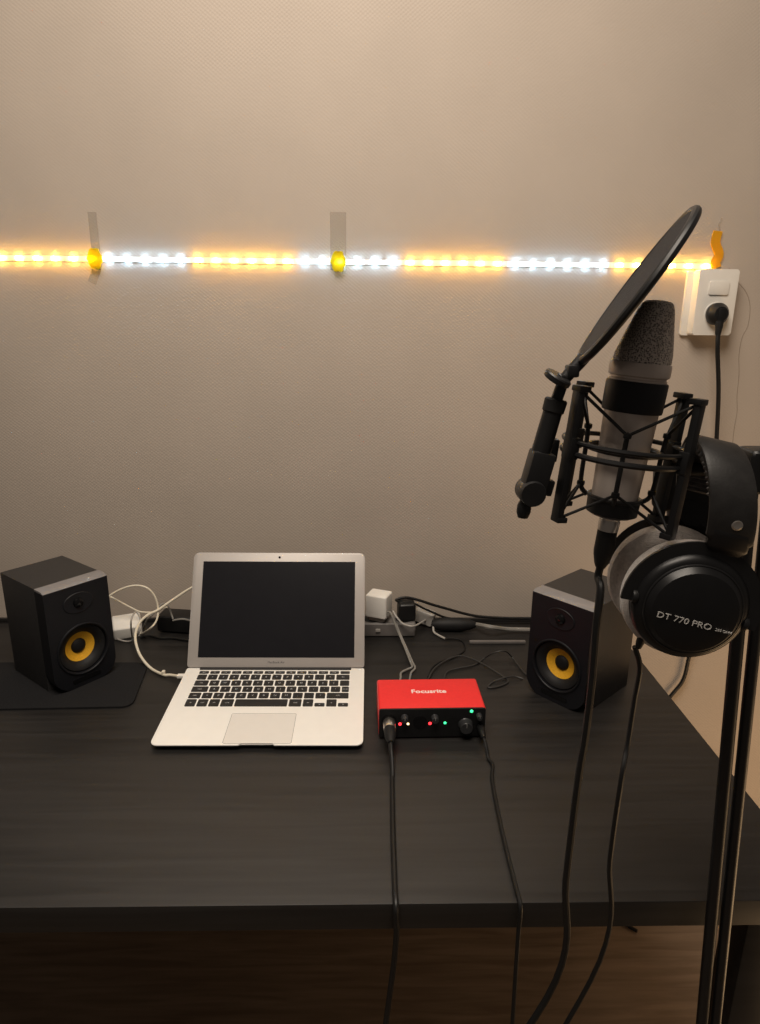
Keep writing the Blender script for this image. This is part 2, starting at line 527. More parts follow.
# ------------------------------------------------------------------ wall outlet and black plug
ot = aty(686, 276, 0); ob_ = aty(737, 333, 0)
c_ = aty(715.8, 302.5, -.031)
ox, oz, bw, bh = c_.x, c_.z, .0375, .060
out = thing('wall_outlet', 'white surface-mounted wall outlet with a switch below the end of the LED strip', 'outlet', (ox, 0, oz))
wf = frame((ox, 0, oz), (1, 0, 0), (0, 0, 1), (0, -1, 0))
b = MB(); b.prism(rrect(-bw-.012, -bh-.001, bw-.002, bh-.003, .003), 0.0003, .007, wf, .001)
b.build('back_plate', M['plate'], out)
b = MB(); b.prism(rrect(-bw, -bh, bw, bh, .004), .007, .031, wf, .003)
b.build('box_cover', M['plate'], out)
b = MB(); b.prism(rrect(-.017, .014, .020, .038, .002), .0308, .0338, wf, .001)
b.build('switch_rocker', M['plate'], out)
b = MB(); b.ring((ox+.002, -.0312, oz-.021), (0, -1, 0), .0205, .0012)
b.lathe([(.0195, 0), (.0195, .0006)], (ox+.002, -.0308, oz-.021), (0, -1, 0))
b.build('socket', M['plate'], out)
pc = Vector((ox+.002, -.0330, oz-.021))
plug = thing('power_plug', 'black round power plug in the wall outlet, its cord hanging down the wall', 'plug', pc)
b = MB()
b.lathe([(.0, 0), (.0195, .0), (.0205, .002), (.0205, .010), (.018, .014), (.013, .022), (.0, .023)], pc, (0, -1, 0), 28)
b.box(pc+Vector((0, -.019, -.004)), (.013, .010, .030), .003)
b.build('plug_body', M['black'], plug)
b = MB(); b.lathe([(.0075, 0), (.0068, .010), (.0050, .026)], pc+Vector((0, -.019, -.012)), (0, 0, -1), 14)
b.build('strain_relief', M['soft_black'], plug)
cordp = [pc+Vector((0, -.019, -.03)), aty(717.5, 350, -.055), aty(718.5, 390, -.045), aty(717, 430, -.035), aty(713, 500, -.025), aty(706, 580, -.02), aty(697, 630, -.016), aty(689, 657, -.013), aty(683, 680, -.012), aty(670, 697, -.012), aty(652, 722, -.013), aty(640, 760, -.014), aty(628, 860, -.016), Vector((.585, -.020, -.68)), Vector((.575, -.035, -.725)), Vector((.585, -.075, -.7345)), Vector((.64, -.13, -.7345))]
b = MB(); b.tube(cordp, .0042, 10); b.build('cord', M['cable_black'], plug)

# ------------------------------------------------------------------ speakers
SW, SD, SH = .115, .150, .193
def make_speaker(label, fx, fy, rot, z0):
    e = Vector((math.cos(rot), math.sin(rot), 0)); g = Vector((-math.sin(rot), math.cos(rot), 0))
    ctr = Vector((fx, fy, z0))+e*(SW/2)+g*(SD/2)
    s = thing('monitor_speaker', label, 'speaker', ctr, rot, 'desktop monitor speakers')
    yf = -SD/2
    BT = .028                                                    # depth of the moulded front
    b = MB()
    b.prism([(yf+BT, 0.0), (SD/2, 0.0), (SD/2, SH), (yf+BT, SH)], -SW/2, SW/2, frame((0, 0, 0), (0, 1, 0), (0, 0, 1), (1, 0, 0)), .0015)
    b.build('cabinet', M['vinyl'], s, world=False)
    wz, wr = .0695, .0440
    b = MB()                                                     # front with a deep rounded chin, a round woofer well and a sloping top edge
    ol = rrect(-SW/2-.0004, .0, SW/2+.0004, SH, [.034, .034, .002, .002], 8)
    hole = [(math.cos(2*PI*i/48)*wr, wz+math.sin(2*PI*i/48)*wr) for i in range(48)]
    slope = lambda z: .008*max(0, (z-(SH-.0038))/.0038)
    def loop(pts, y): return [b.bm.verts.new((x, y+slope(z), z)) for x, z in pts]
    ol = [(x, z) for x, z in ol if z <= SH-.004] 
    ol = [p for p in ol]
    top_r, top_l = [(SW/2+.0004, SH-.0038)], [(-SW/2-.0004, SH-.0038)]
    k_ = max(i for i, p in enumerate(ol) if p[0] > 0)
    ol = [p for p in ol if p[1] < .1]
    lo_l = [p for p in ol if p[0] < 0]; lo_r = [p for p in ol if p[0] > 0]
    outline = lo_l+lo_r+top_r+top_l
    f_o, f_h = loop(outline, yf), loop(hole, yf)
    r_o = [b.bm.verts.new((x, yf+BT, z)) for x, z in outline]
    r_h = [b.bm.verts.new((x, yf+BT-.006, z)) for x, z in hole]
    es = [b.bm.edges.new((a[i], a[(i+1) % len(a)])) for a in (f_o, f_h) for i in range(len(a))]
    bmesh.ops.triangle_fill(b.bm, edges=es, use_beauty=True)
    for a, c in ((f_o, r_o), (f_h, r_h)):
        for i in range(len(a)):
            q = (i+1) % len(a)
            b.bm.faces.new((a[i], a[q], c[q], c[i]))
    b.bm.faces.new(r_o); b.bm.faces.new(r_h)
    b.build('baffle', M['baffle'], s, world=False, smooth=30)
    b = MB()                                                     # sloping satin edge along the top of the front, LED highlight in its colour
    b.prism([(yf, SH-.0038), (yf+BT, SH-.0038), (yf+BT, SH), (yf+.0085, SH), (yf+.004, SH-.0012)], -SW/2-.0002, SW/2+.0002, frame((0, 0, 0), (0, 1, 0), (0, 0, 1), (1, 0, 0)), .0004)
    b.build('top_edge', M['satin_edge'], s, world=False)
    b = MB(); b.ring((0, yf-.0004, wz), (0, -1, 0), .0462, .0020, 48, 8); b.build('woofer_ring', M['baffle'], s, world=False)
    b = MB(); b.lathe([(.0438, -.0040), (.0415, -.0025), (.037, -.0035), (.0320, -.0075), (.0275, -.0125)], (0, yf, wz), (0, -1, 0), 40, cap=False)
    b.build('woofer_surround', M['soft_black'], s, world=False)
    b = MB(); b.lathe([(.0272, -.0120), (.0262, -.0124), (.020, -.0155), (.0130, -.0180), (.0120, -.0182)], (0, yf, wz), (0, -1, 0), 40, cap=False)
    b.build('woofer_cone', M['yellow_cone'], s, world=False)
    b = MB(); b.lathe([(.0136, -.0178), (.0125, -.0158), (.0095, -.0138), (.0048, -.0126), (0, -.0123)], (0, yf, wz), (0, -1, 0), 28, cap=False)
    b.build('dust_cap', M['soft_black'], s, world=False)
    tz = .157
    b = MB(); b.lathe([(.022, 0.0004), (.021, .0012), (.017, .0006), (.0095, .0)], (0, yf-.0002, tz), (0, -1, 0), 36, sx=1.25, sy=.85, xdir=(1, 0, 0), cap=False)
    b.build('tweeter_waveguide', M['baffle'], s, world=False)
    b = MB(); b.lathe([(.0090, 0), (.0080, .0030), (.0050, .0050), (0, .0060)], (0, yf-.0002, tz), (0, -1, 0), 24)
    b.build('tweeter_dome', M['gloss_black'], s, world=False)
    b = MB(); b.prism(rrect(-.026, .009, .026, .017, .003), 0.0, .0006, frame((0, yf-.0001, 0), (1, 0, 0), (0, 0, 1), (0, -1, 0)))
    b.build('bass_port', M['gloss_black'], s, world=False)
    return s
MATZ = .0035
mq = [atz(-70, 712, 0), atz(132, 708, 0), atz(149, 664, 0), atz(-50, 664, 0)]
def corner_round(pts, r, n=5):
    out = []
    for i, p in enumerate(pts):
        a, c = (pts[i-1]-p).normalized(), (pts[(i+1) % len(pts)]-p).normalized()
        for k in range(n+1):
            t = k/n
            out.append((p+a*r)*(1-t)**2+p*2*t*(1-t)+(p+c*r)*t*t)
    return out
b = MB(); b.prism([(p.x, p.y) for p in corner_round(mq, .022)], .0002, MATZ, None, .001)
tag(b.build('speaker_mat', M['felt']), 'thin black rounded mat lying on the desk beneath the left speaker', 'mat')
make_speaker('black monitor speaker with yellow cone on the mat, left of the laptop', -.5304, -.3166, .8983, MATZ+.0002)
make_speaker('black monitor speaker with yellow cone behind the headphones, right of the red box', .2894, -.2877, -.8507, .0002)

# ------------------------------------------------------------------ laptop
LP = (-.3266, -.4635, 0)
W, L = .325, .227
lap = thing('laptop', 'open silver laptop with a dark screen and black keys in the middle of the desk', 'laptop', LP, -.0064)
top = lambda x, y: .0107+(.0163-.0107)*y/L
bot = lambda x, y: .0088-.0055*y/L
ol = rrect(0, 0, W, L, [.011, .011, .008, .008], 6)
i0 = 7                                                          # after the first corner comes the front edge: cut the thumb notch
ol = ol[:i0]+[(.1345, 0), (.1375, .0042), (.1865, .0042), (.1895, 0)]+ol[i0:]
b = MB(); b.prism(ol, bot, top, None, .0007)
base = b.build('base', M['alu'], lap, world=False)
b = MB(); b.prism(rrect(.004, .008, W-.004, L-.004, .01), lambda x, y: .0006, lambda x, y: .0089-.0055*y/L)
b.build('underside', M['soft_black'], lap, world=False)
kx0, kx1, ky0, ky1 = .0262, .2988, .1008, .2118
b = MB(); b.prism(rrect(kx0-.0012, ky0-.0012, kx1+.0012, ky1+.0012, .003), lambda x, y: top(x, y)-.0002, lambda x, y: top(x, y)+.00008)
kb = b.build('keyboard', M['alu'], lap, world=False)
rows = [
    [('esc', 1), ('F1', 1), ('F2', 1), ('F3', 1), ('F4', 1), ('F5', 1), ('F6', 1), ('F7', 1), ('F8', 1), ('F9', 1), ('F10', 1), ('F11', 1), ('F12', 1), ('', 1)],
    [('`', 1)]+[(c, 1) for c in '1234567890-=']+[('del', 1.45)],
    [('tab', 1.45)]+[(c, 1) for c in 'QWERTYUIOP[]']+[('', 1.0)],
    [('caps', 1.7)]+[(c, 1) for c in "ASDFGHJKL;'"]+[('\\', 1.0), ('enter', .75)],
    [('shift', 1.2), ('<', 1)]+[(c, 1) for c in 'ZXCVBNM,./']+[('shift', 2.25)],
    [('fn', 1), ('ctrl', 1), ('alt', 1), ('cmd', 1.22), ('', 5.2), ('cmd', 1.22), ('alt', 1), ('<', 1), ('v', 1), ('>', 1)],
]
edges = [(.2025, .2115), (.1838, .1995), (.1650, .1808), (.1462, .1620), (.1274, .1432), (.1008, .1244)]
edges = [(.2035, .2118), (.1838, .2000), (.1642, .1804), (.1446, .1608), (.1250, .1412), (.1012, .1216)]
for (y0, y1), row in zip(edges, rows):
    tot = sum(w for _, w in row)
    gap = .0028
    unit = (kx1-kx0-gap*(len(row)-1))/tot
    x = kx0
    for (ch, w) in row:
        kw = unit*w
        ya, yb = y0, y1
        if row is rows[-1] and ch in '<>' and ch: yb = y0+.0095
        b = MB()
        zt = top(0, (ya+yb)/2)
        mtx = Matrix.Rotation(math.atan((.0163-.0107)/L), 4, 'X')
        mtx = Matrix.Translation((x+kw/2, (ya+yb)/2, zt)) @ mtx
        b.prism(rrect(-kw/2, -(yb-ya)/2, kw/2, (yb-ya)/2, .0018, 3), -.0002, .0011, mtx, .0003)
        if ch:
            b.mi = 1
            b.text(ch, .0060 if len(ch) == 1 else .0042, mtx @ Matrix.Translation((0, 0, .00108)), .00006)
        b.build('key', [M['key'], M['legend']], kb, world=False, smooth=40)
        x += kw+gap
b = MB(); b.prism(rrect(.1100, .0040, .2150, .0815, .003), lambda x, y: top(x, y)-.0003, lambda x, y: top(x, y)+.00012)
tp = b.build('trackpad', M['alu_pad'], lap, world=False)
b = MB()
b.sweep([Vector((x, y, top(x, y)+.0001)) for x, y in rrect(.1100, .0040, .2150, .0815, .003)], [(-.0003, -.0001), (.0003, -.0001), (.0003, .0001), (-.0003, .0001)], up=(0, 0, 1), closed=True)
b.build('seam', M['grey_cap'], tp, world=False)
LID = 1.0657
hy, hz = L-.006, .016
lm = frame((0, hy, hz), (1, 0, 0), (0, math.cos(LID), math.sin(LID)), (0, -math.sin(LID), math.cos(LID)))
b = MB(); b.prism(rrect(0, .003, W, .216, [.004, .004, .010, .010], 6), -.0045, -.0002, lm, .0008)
lid = b.build('lid', M['alu_lid_shaded'], lap, world=False)
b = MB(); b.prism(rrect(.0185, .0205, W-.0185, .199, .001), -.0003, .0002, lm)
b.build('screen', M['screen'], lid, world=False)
b = MB(); b.lathe([(.0022, 0), (.0022, .0003)], lm @ Vector((W/2, .2072, -.0001)), lm.to_3x3() @ Vector((0, 0, 1)), 14)
b.build('webcam', M['gloss_black'], lid, world=False)
b = MB(); b.text('MacBook Air', .0058, lm @ Matrix.Translation((W/2, .0118, 0)), .0001)
b.build('wordmark', M['wordmark'], lid, world=False, smooth=None)
b = MB(); b.cyl((.024, hy, .0145), (W-.024, hy, .0145), .0045, None, 14)
b.build('hinge', M['soft_black'], lap, world=False)

# ------------------------------------------------------------------ audio interface
IW, ID, IH = .168, .089, .0535
ia = thing('audio_interface', 'red audio interface box with lit indicators on the desk right of the laptop', 'audio interface', Vector((.0220, -.4346, 0))+Vector((IW/2, ID/2, 0)), .0184)
FY = -ID/2
b = MB()
b.prism(rrect(-IW/2, .003, IW/2, IH, .004, 4), -ID/2+.003, ID/2, frame((0, 0, 0), (-1, 0, 0), (0, 0, 1), (0, 1, 0)), .0006)
shell = b.build('shell', M['red'], ia, world=False)
b = MB(); b.text('Focusrite', .0150, Matrix.Translation((-.001, .006, IH+.0001)), .0001, sx=1.02, bold=.00035)
b.build('wordmark', M['pale_print'], shell, world=False, smooth=None)
b = MB(); b.prism(rrect(-IW/2+.0004, .0032, IW/2-.0004, IH-.0004, .0035, 4), 0, .004, frame((0, FY+.004, 0), (1, 0, 0), (0, 0, 1), (0, -1, 0)), .0005)
b.build('front_panel', M['black'], ia, world=False)
for x in (-.065, .065):
    for y in (-.035, .035):
        b = MB(); b.cyl((x, y, .0002), (x, y, .0035), .006, None, 14); b.build('foot', M['soft_black'], ia, world=False)
def onf(px, py):                                                # pixel -> local (x, z) on the front panel
    n = Vector((math.sin(.0184), -math.cos(.0184), 0))
    d = ray(px, py)
    q = WORLD[ia.name] @ Vector((0, FY, 0))
    p = CAM+d*((q-CAM).dot(n)/d.dot(n))
    l = WORLD[ia.name].inverted() @ p
    return l.x, l.z
def knob(px, py, r, dep):
    x, z = onf(px, py)
    b = MB(); b.lathe([(r*1.1, 0), (r*1.06, .001), (r, .0015), (r*.95, dep-.001), (r*.86, dep), (0, dep)], (x, FY, z), (0, -1, 0), 26)
    k = b.build('knob', M['knob'], ia, world=False)
    b = MB(); b.box((x, FY-dep-.0001, z+r*.5), (.0009, .0004, r*.7), 0); b.build('pointer', M['grey_cap'], k, world=False)
knob(404.6, 717.5, .0055, .010); knob(434.8, 717.5, .0055, .010); knob(465.5, 724.5, .0105, .012); knob(479, 715.5, .0045, .009)
for (px, py, mm, r) in ((400, 724, 'led_red', .0026), (408, 723.8, 'led_amber', .0020), (430, 723.4, 'led_red', .0026), (445, 722.8, 'led_green', .0022), (471.6, 710.8, 'led_green', .0026)):
    x, z = onf(px, py)
    z = min(z, IH-.005)
    b = MB(); b.lathe([(r, 0), (r*.9, .0007), (0, .0012)], (x, FY-.0001, z), (0, -1, 0), 14); b.build('indicator_light', M[mm], ia, world=False)
def jackring(px, py, r):
    x, z = onf(px, py)
    b = MB(); b.lathe([(r, 0), (r, .0012), (r*.75, .0014)], (x, FY, z), (0, -1, 0), 24); b.build('socket', M['gloss_black'], ia, world=False)
    return WORLD[ia.name] @ Vector((x, FY-.0016, z))
j1 = jackring(389, 722, .0125)
jm = jackring(420, 722, .0110)
j2 = jackring(480, 726, .0060)
nrm = Vector((math.sin(.0184), -math.cos(.0184), 0))
cx1 = thing('microphone_lead', 'black lead with silver plug in the left socket of the red box', 'cable', j1)
b = MB(); b.lathe([(.0095, 0), (.0098, .002), (.0098, .017), (.0090, .019)], j1, nrm, 22); b.build('plug_sleeve', M['steel'], cx1)
b = MB(); b.lathe([(.0092, .019), (.0096, .021), (.0088, .036), (.0060, .048), (.0045, .052)], j1, nrm, 22); b.build('plug_boot', M['soft_black'], cx1)
E1 = atz(393.5, 865, 0).x
b = MB(); p = j1+nrm*.05
b.tube([p-nrm*.004, p+Vector((0, -.012, -.006)), p+Vector((.001, -.028, -.017)), Vector((p.x+.001, p.y-.044, .0050)), atz(392.2, 781, .0046), atz(393, 830, .0052), *[Vector((E1, DY0+a, z)) for a, z in ((.020, .0062), (.004, .0072), (-.0070, .0030), (-.0100, -.010), (-.0100, -.06))], Vector((.02, DY0-.012, -.3)), Vector((.03, DY0-.008, -.68)), Vector((.05, DY0-.04, -.731)), Vector((.09, DY0-.06, -.7345))], .0034, 10)
b.build('cord', M['cable_black'], cx1)
cx2 = thing('headphone_lead', 'thin black lead in the right socket of the red box', 'cable', j2)
b = MB(); b.lathe([(.0052, 0), (.0055, .001), (.0055, .014), (.0046, .022), (.0032, .030)], j2, nrm, 18); b.build('plug', M['black'], cx2)
E2 = atz(509, 865, 0).x
b = MB(); p = j2+nrm*.028
b.tube([p-nrm*.003, p+Vector((.002, -.012, -.006)), p+Vector((.004, -.026, -.018)), Vector((p.x+.007, p.y-.044, .0042)), atz(492.5, 781, .0038), atz(502, 830, .0044), *[Vector((E2, DY0+a, z)) for a, z in ((.020, .0054), (.004, .0062), (-.0060, .0025), (-.0090, -.010), (-.0090, -.06))], Vector((.18, DY0-.012, -.3)), Vector((.19, DY0-.008, -.68)), Vector((.21, DY0-.04, -.732)), Vector((.25, DY0-.05, -.7355))], .0026, 10)
b.build('cord', M['cable_black'], cx2)

# ------------------------------------------------------------------ clutter left of the laptop
p = atz(127, 637, 0)
ad = thing('power_adapter', 'white laptop power adapter with cream cable looping behind the left speaker', 'charger', (p.x, p.y, 0))
b = MB(); b.box((p.x-.002, p.y+.012, .0190), (.056, .050, .028), .005, Matrix.Rotation(R(22), 4, 'Z') @ Matrix.Rotation(R(13), 4, 'X'), 3)
b.build('brick', M['white_plastic'], ad)
conn = WORLD[lap.name] @ Vector((-.003, L-.022, .0105))
b = MB(); b.box(conn+Vector((-.004, 0, 0)), (.013, .009, .0055), .0012); b.build('connector', M['white_plastic'], ad)
pts = [conn+Vector((-.008, 0, -.0003)), atz(170, 675, .006), atz(163, 674.5, .0045), atz(150, 667.5, .0048), aty(139.5, 654, -.200), aty(135.2, 637, -.165), aty(139.5, 623, -.135), aty(148.5, 614.5, -.115), aty(158, 610, -.10), aty(174, 599, -.085), aty(194, 586.5, -.075), aty(215, 580, -.07), aty(240, 590, -.065), aty(262, 606, -.05), atz(285, 626, .006)]
b = MB(); b.tube(pts, .0026, 10); b.build('cable', M['cable_white'], ad)
b = MB(); b.box(atz(163.5, 672.5, .0075), (.006, .008, .007), .0015); b.build('cable_clip', M['cable_white'], ad)
b = MB(); b.tube([aty(106, 600, -.105), aty(112, 594, -.10), aty(124, 588, -.095), aty(136, 585.5, -.09), aty(147, 588, -.09), aty(154.5, 596, -.09), aty(158, 608, -.095), aty(156.6, 620, -.11), aty(150, 628.5, -.125), atz(139.5, 634, .005), atz(124, 633, .0035), atz(113, 626, .004), atz(104, 622, .003)], .0019, 8)
b.build('mains_cable', M['cable_white'], ad)
b = MB(); b.tube([aty(104, 594, -.085), aty(112, 597.6, -.085), aty(131.6, 608, -.080), aty(141, 612, -.078), aty(155, 612, -.076), aty(164, 608, -.07), aty(168, 607.5, -.06)], .0019, 8)
b.build('spare_loop', M['cable_white'], ad)
b = MB(); b.tube([atz(108, 634, .003), atz(120, 640, .0035), atz(131, 641, .0045), aty(138, 634, -.14), aty(141, 622, -.13), aty(136, 612, -.12), aty(131, 622, -.155), atz(133, 643, .0045)], .0017, 8)
b.build('tail', M['dim_white'], ad)

p = atz(176, 634, 0)
bk = thing('black_adapter', 'black adapter block with dark looped wire on the desk against laptop screen\'s left', 'adapter', (p.x, p.y, 0))
b = MB(); b.box((p.x+.004, p.y+.022, .020), (.085, .045, .036), .007, R(-8), 3); b.build('brick', M['black'], bk)
b = MB(); b.tube([atz(143, 629, .004), aty(147, 620, -.105), aty(153, 614, -.095), aty(162, 604, -.08), aty(167.5, 605.5, -.075), aty(171, 613, -.075), aty(173, 619, -.080)], .0018, 8)
b.build('wire', M['cable_grey'], bk)
b = MB(); b.tube([aty(173, 620.5, -.115), aty(178, 619.5, -.118), aty(184, 619.2, -.118), aty(192, 621, -.114), aty(200, 621, -.11)], .0020, 8)
b.build('grey_lead', M['cable_grey'], bk)
b = MB(); b.tube([atz(140, 637, .003), atz(150, 636, .003), atz(160, 638, .003), atz(172, 638, .003), atz(186, 640, .003), atz(196, 640, .003)], .0026, 8)
b.build('cord', M['cable_black'], bk)

# ------------------------------------------------------------------ clutter right of the laptop
YS = -.070
p0, p1 = aty(345, 634, YS), aty(415, 633, YS)
ps = thing('power_strip', 'grey power strip lying on the desk behind the laptop\'s right edge', 'power strip', ((p0.x+p1.x)/2, YS, 0))
b = MB(); b.box(((p0.x+p1.x)/2, YS+.01, .0155), (p1.x-p0.x, .048, .030), .005, None, 3); b.build('body', M['strip_grey'], ps)
for px in (356, 372, 404):
    q = aty(px, 620, YS+.005)
    b = MB(); b.lathe([(.0185, 0), (.0185, .0010), (.0165, .0012)], (q.x, YS+.01, .0300), (0, 0, 1), 22); b.build('socket', M['soft_black'], ps)
b = MB(); b.box(aty(378, 630.5, YS-.0155), (.010, .003, .007), .001); b.build('switch', M['dim_white'], ps)
q = aty(379, 604, YS)
uc = thing('usb_charger', 'white block charger standing in the power strip with a grey cable', 'charger', (q.x, YS+.005, .031))
b = MB(); b.box((q.x, YS+.005, .0665), (.046, .040, .050), .005, R(-22), 3); b.build('body', M['white_plastic'], uc)
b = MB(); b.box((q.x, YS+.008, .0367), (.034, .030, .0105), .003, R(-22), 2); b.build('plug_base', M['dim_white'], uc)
zc = .0036
b = MB()
b.tube([aty(387.5, 612, YS-.020), aty(391, 613.5, YS-.028), aty(395.5, 625, YS-.040), aty(400, 636, -.125), aty(405, 648, -.155), atz(410.5, 662, .008), atz(412, 667, .006), atz(407, 669.5, zc), atz(401, 673, zc), atz(400, 680, zc), Vector((.045, ID/2-.4346+.062, .012))], .0021, 8)
b.tube([aty(396.5, 625, YS-.041), aty(401, 636, -.126), aty(406.5, 648, -.156), atz(412.5, 662, .009), atz(415, 668, .0065), atz(411, 673, zc), atz(409, 681, zc), Vector((.062, ID/2-.4346+.062, .012))], .0019, 8)
b.build('cable', M['cable_grey'], uc)
q = aty(406, 620, -.060)
bp_ = thing('black_plug', 'black angled plug in the power strip beside the white charger', 'plug', (q.x, -.06, .031))
b = MB(); b.box((q.x, -.060, .0505), (.036, .034, .038), .006, R(6), 3); b.build('body', M['black'], bp_)
b = MB(); b.tube([Vector((q.x-.008, -.058, .068)), aty(396, 600, -.058), aty(406, 597.5, -.055), aty(420, 600.5, -.052), aty(432, 604.5, -.05), aty(448, 609, -.045), aty(464, 613.5, -.040), aty(480, 616.5, -.036), aty(505, 618, -.032), aty(530, 618.3, -.030), aty(548, 618.6, -.030)], .0030, 8)
b.build('cord', M['cable_black'], bp_)
b = MB(); b.tube([Vector((q.x+.004, -.062, .066)), aty(400, 603, -.066), aty(412, 603, -.064), aty(424, 608.5, -.060), aty(432, 612, -.056), aty(441, 616, -.036), aty(449, 618.2, -.026), aty(458, 619, -.024)], .0024, 8)
b.build('second_cord', M['cable_black'], bp_)
q = atz(425, 627, 0)
wp = thing('white_plug', 'small pale plug lying behind the cables between charger and right speaker', 'plug', (q.x, q.y, 0))
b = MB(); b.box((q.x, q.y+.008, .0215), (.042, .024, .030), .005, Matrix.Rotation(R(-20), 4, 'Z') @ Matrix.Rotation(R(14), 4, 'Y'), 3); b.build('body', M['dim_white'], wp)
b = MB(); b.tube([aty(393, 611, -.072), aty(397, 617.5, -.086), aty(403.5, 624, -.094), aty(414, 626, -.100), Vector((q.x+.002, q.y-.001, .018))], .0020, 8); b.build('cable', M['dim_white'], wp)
q = atz(454, 633, 0)
cb = thing('inline_cord_block', 'black oval cord block on the desk near the wall, left of the right speaker', 'adapter', (q.x, q.y, 0))
b = MB(); b.lathe([(.0, 0), (.007, .001), (.0125, .012), (.0145, .030), (.0145, .060), (.011, .082), (.005, .096), (0, .097)], (q.x-.047, q.y+.012, .0145), (1, -.02, 0), 22, sx=1, sy=1); b.build('body', M['soft_black'], cb)
b = MB(); b.tube([Vector((q.x+.047, q.y+.011, .0145)), aty(490, 627, -.09), aty(505, 629, -.075), aty(517, 629.5, -.07), aty(540, 630, -.068)], .0048, 8); b.build('sleeve', M['cable_grey'], cb)
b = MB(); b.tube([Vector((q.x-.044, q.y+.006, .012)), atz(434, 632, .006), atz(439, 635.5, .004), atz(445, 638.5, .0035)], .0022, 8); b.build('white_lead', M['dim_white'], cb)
b = MB(); b.tube([atz(445, 638.5, .003), atz(455, 638.5, .003), atz(462, 641, .002), atz(465, 646, .002), atz(463, 652, .002), atz(452, 657.5, .002), atz(440, 662, .002), atz(432, 668, .002), atz(428, 677, .002)], .0015, 8); b.build('thin_wire', M['cable_black'], cb)
ty = -.105
b = MB(); b.box((aty(497, 637, ty).x, -.112, .0032), (.115, .007, .0056), .0012)
tag(b.build('flat_cable', M['strip_grey']), 'flat grey cable lying straight on the desk near the wall beside the right speaker', 'cable')
def wire(name, label, pts, r, m_):
    b = MB(); b.tube(pts, r, 8)
    return tag(b.build(name, m_), label, 'cable')
M['cable_dark'] = mat('dark_grey_cable', (0.035, 0.034, 0.033), 0.4, var=0.1)
wire('speaker_wire', 'thin dark wire arching over the desk from the red box to the right speaker',
     [atz(444, 680, .0025), atz(447, 672, .0025), atz(458, 668.5, .0025), atz(474, 665, .0025), atz(484, 658.5, .0035), aty(493, 653.2, -.200), aty(504.6, 651, -.200), atz(512, 657, .006), atz(518, 665, .0030), atz(527, 675, .0022), atz(534, 672, .0022)], .0015, M['cable_dark'])
wire('signal_wire', 'dark wire running diagonally over the desk to a flat loop behind the red box',
     [atz(428, 679.5, .0060), atz(434, 669, .0052), atz(445, 661, .005), atz(458, 656, .0048), atz(468, 657.5, .0055), atz(483, 664, .0062), atz(502, 676, .0038), atz(508, 681, .0022), atz(504, 684.5, .002), atz(494, 687.5, .002), atz(488, 687, .002), atz(493, 682, .002), atz(503, 678.2, .0074), atz(514, 676.5, .0050), atz(523, 678.8, .0021)], .0017, M['cable_dark'])

# ------------------------------------------------------------------ microphone, shock mount, pop filter
YM = -.775
mb, mt_ = aty(612.5, 519, YM), aty(638, 392, YM)
U = (mt_-mb).normalized()                                       # microphone axis
RG = aty(624, 448, YM)                                          # the middle of the ring
X = (Vector((1, 0, 0))-U*U.x).normalized()
Y = U.cross(X)
MF = frame(RG, X, Y, U)
def hz(py, px=625):                                             # height on the axis for a pixel row
    d = ray(px, py)
    p = CAM+d*((YM-CAM.y)/d.y)
    return (p-RG).dot(U)
mic = thing('studio_microphone', 'satin silver studio microphone with wire grille, upright in the shock mount', 'microphone', mtx=MF)
h = hz
b = MB(); b.lathe([(.0, h(513)), (.0180, h(513)), (.0196, h(511)), (.0205, h(480)), (.0222, h(430)), (.0232, h(384)), (.0238, h(378)), (.0230, h(377)), (.0230, h(375.5)), (.0250, h(374)), (.0253, h(372)), (.0253, h(364)), (.0248, h(361)), (.020, h(360))], (0, 0, 0), (0, 0, 1), 48)
b.build('body', M['mic'], mic, world=False)
# grille: round at the collar, drawn out into a wedge with a flat rounded top
b = MB()
prof = [(1.0, h(361.5), 1.0), (.985, h(352), .97), (.93, h(335), .84), (.865, h(318), .70), (.81, h(306), .60), (.74, h(300.5), .52), (.60, h(298), .42), (.30, h(297), .22), (0, h(296.8), 0)]
gx, seg = .0240, 44
rings = []
ga = R(-22)
for (rx, hh, ry) in prof:
    if rx == 0: rings.append([b.bm.verts.new((0.004, 0, hh))]); continue
    sh = .0045*min(1, (hh-h(361.5))/(h(300)-h(361.5)))
    ring_ = []
    for i in range(seg):
        t = 2*PI*i/seg
        q = Vector((gx*ry*math.cos(t)*1.0, gx*rx*math.sin(t)))
        ring_.append(b.bm.verts.new((q.x*math.cos(ga)-q.y*math.sin(ga)+sh, q.x*math.sin(ga)+q.y*math.cos(ga), hh)))
    rings.append(ring_)
for a, c in zip(rings, rings[1:]):
    for i in range(seg):
        j = (i+1) % seg
        if len(c) == 1: b.bm.faces.new((a[i], a[j], c[0]))
        else: b.bm.faces.new((a[i], a[j], c[j], c[i]))
b.build('grille', M['grille'], mic, world=False, smooth=60)
b = MB(); b.lathe([(.0226, h(411)), (.0248, h(410.5)), (.0252, h(409)), (.0256, h(382)), (.0250, h(380)), (.0228, h(379.5))], (0, 0, 0), (0, 0, 1), 48)
b.build('rubber_band', M['grey_rubber'], mic, world=False)
b = MB(); b.lathe([(.0090, h(513)), (.0094, h(514.5)), (.0096, h(519)), (.0090, h(520)), (.0090, h(521)), (.0094, h(522)), (.0090, h(531.5))], (0, 0, 0), (0, 0, 1), 26)
b.build('connector', M['steel'], mic, world=False)

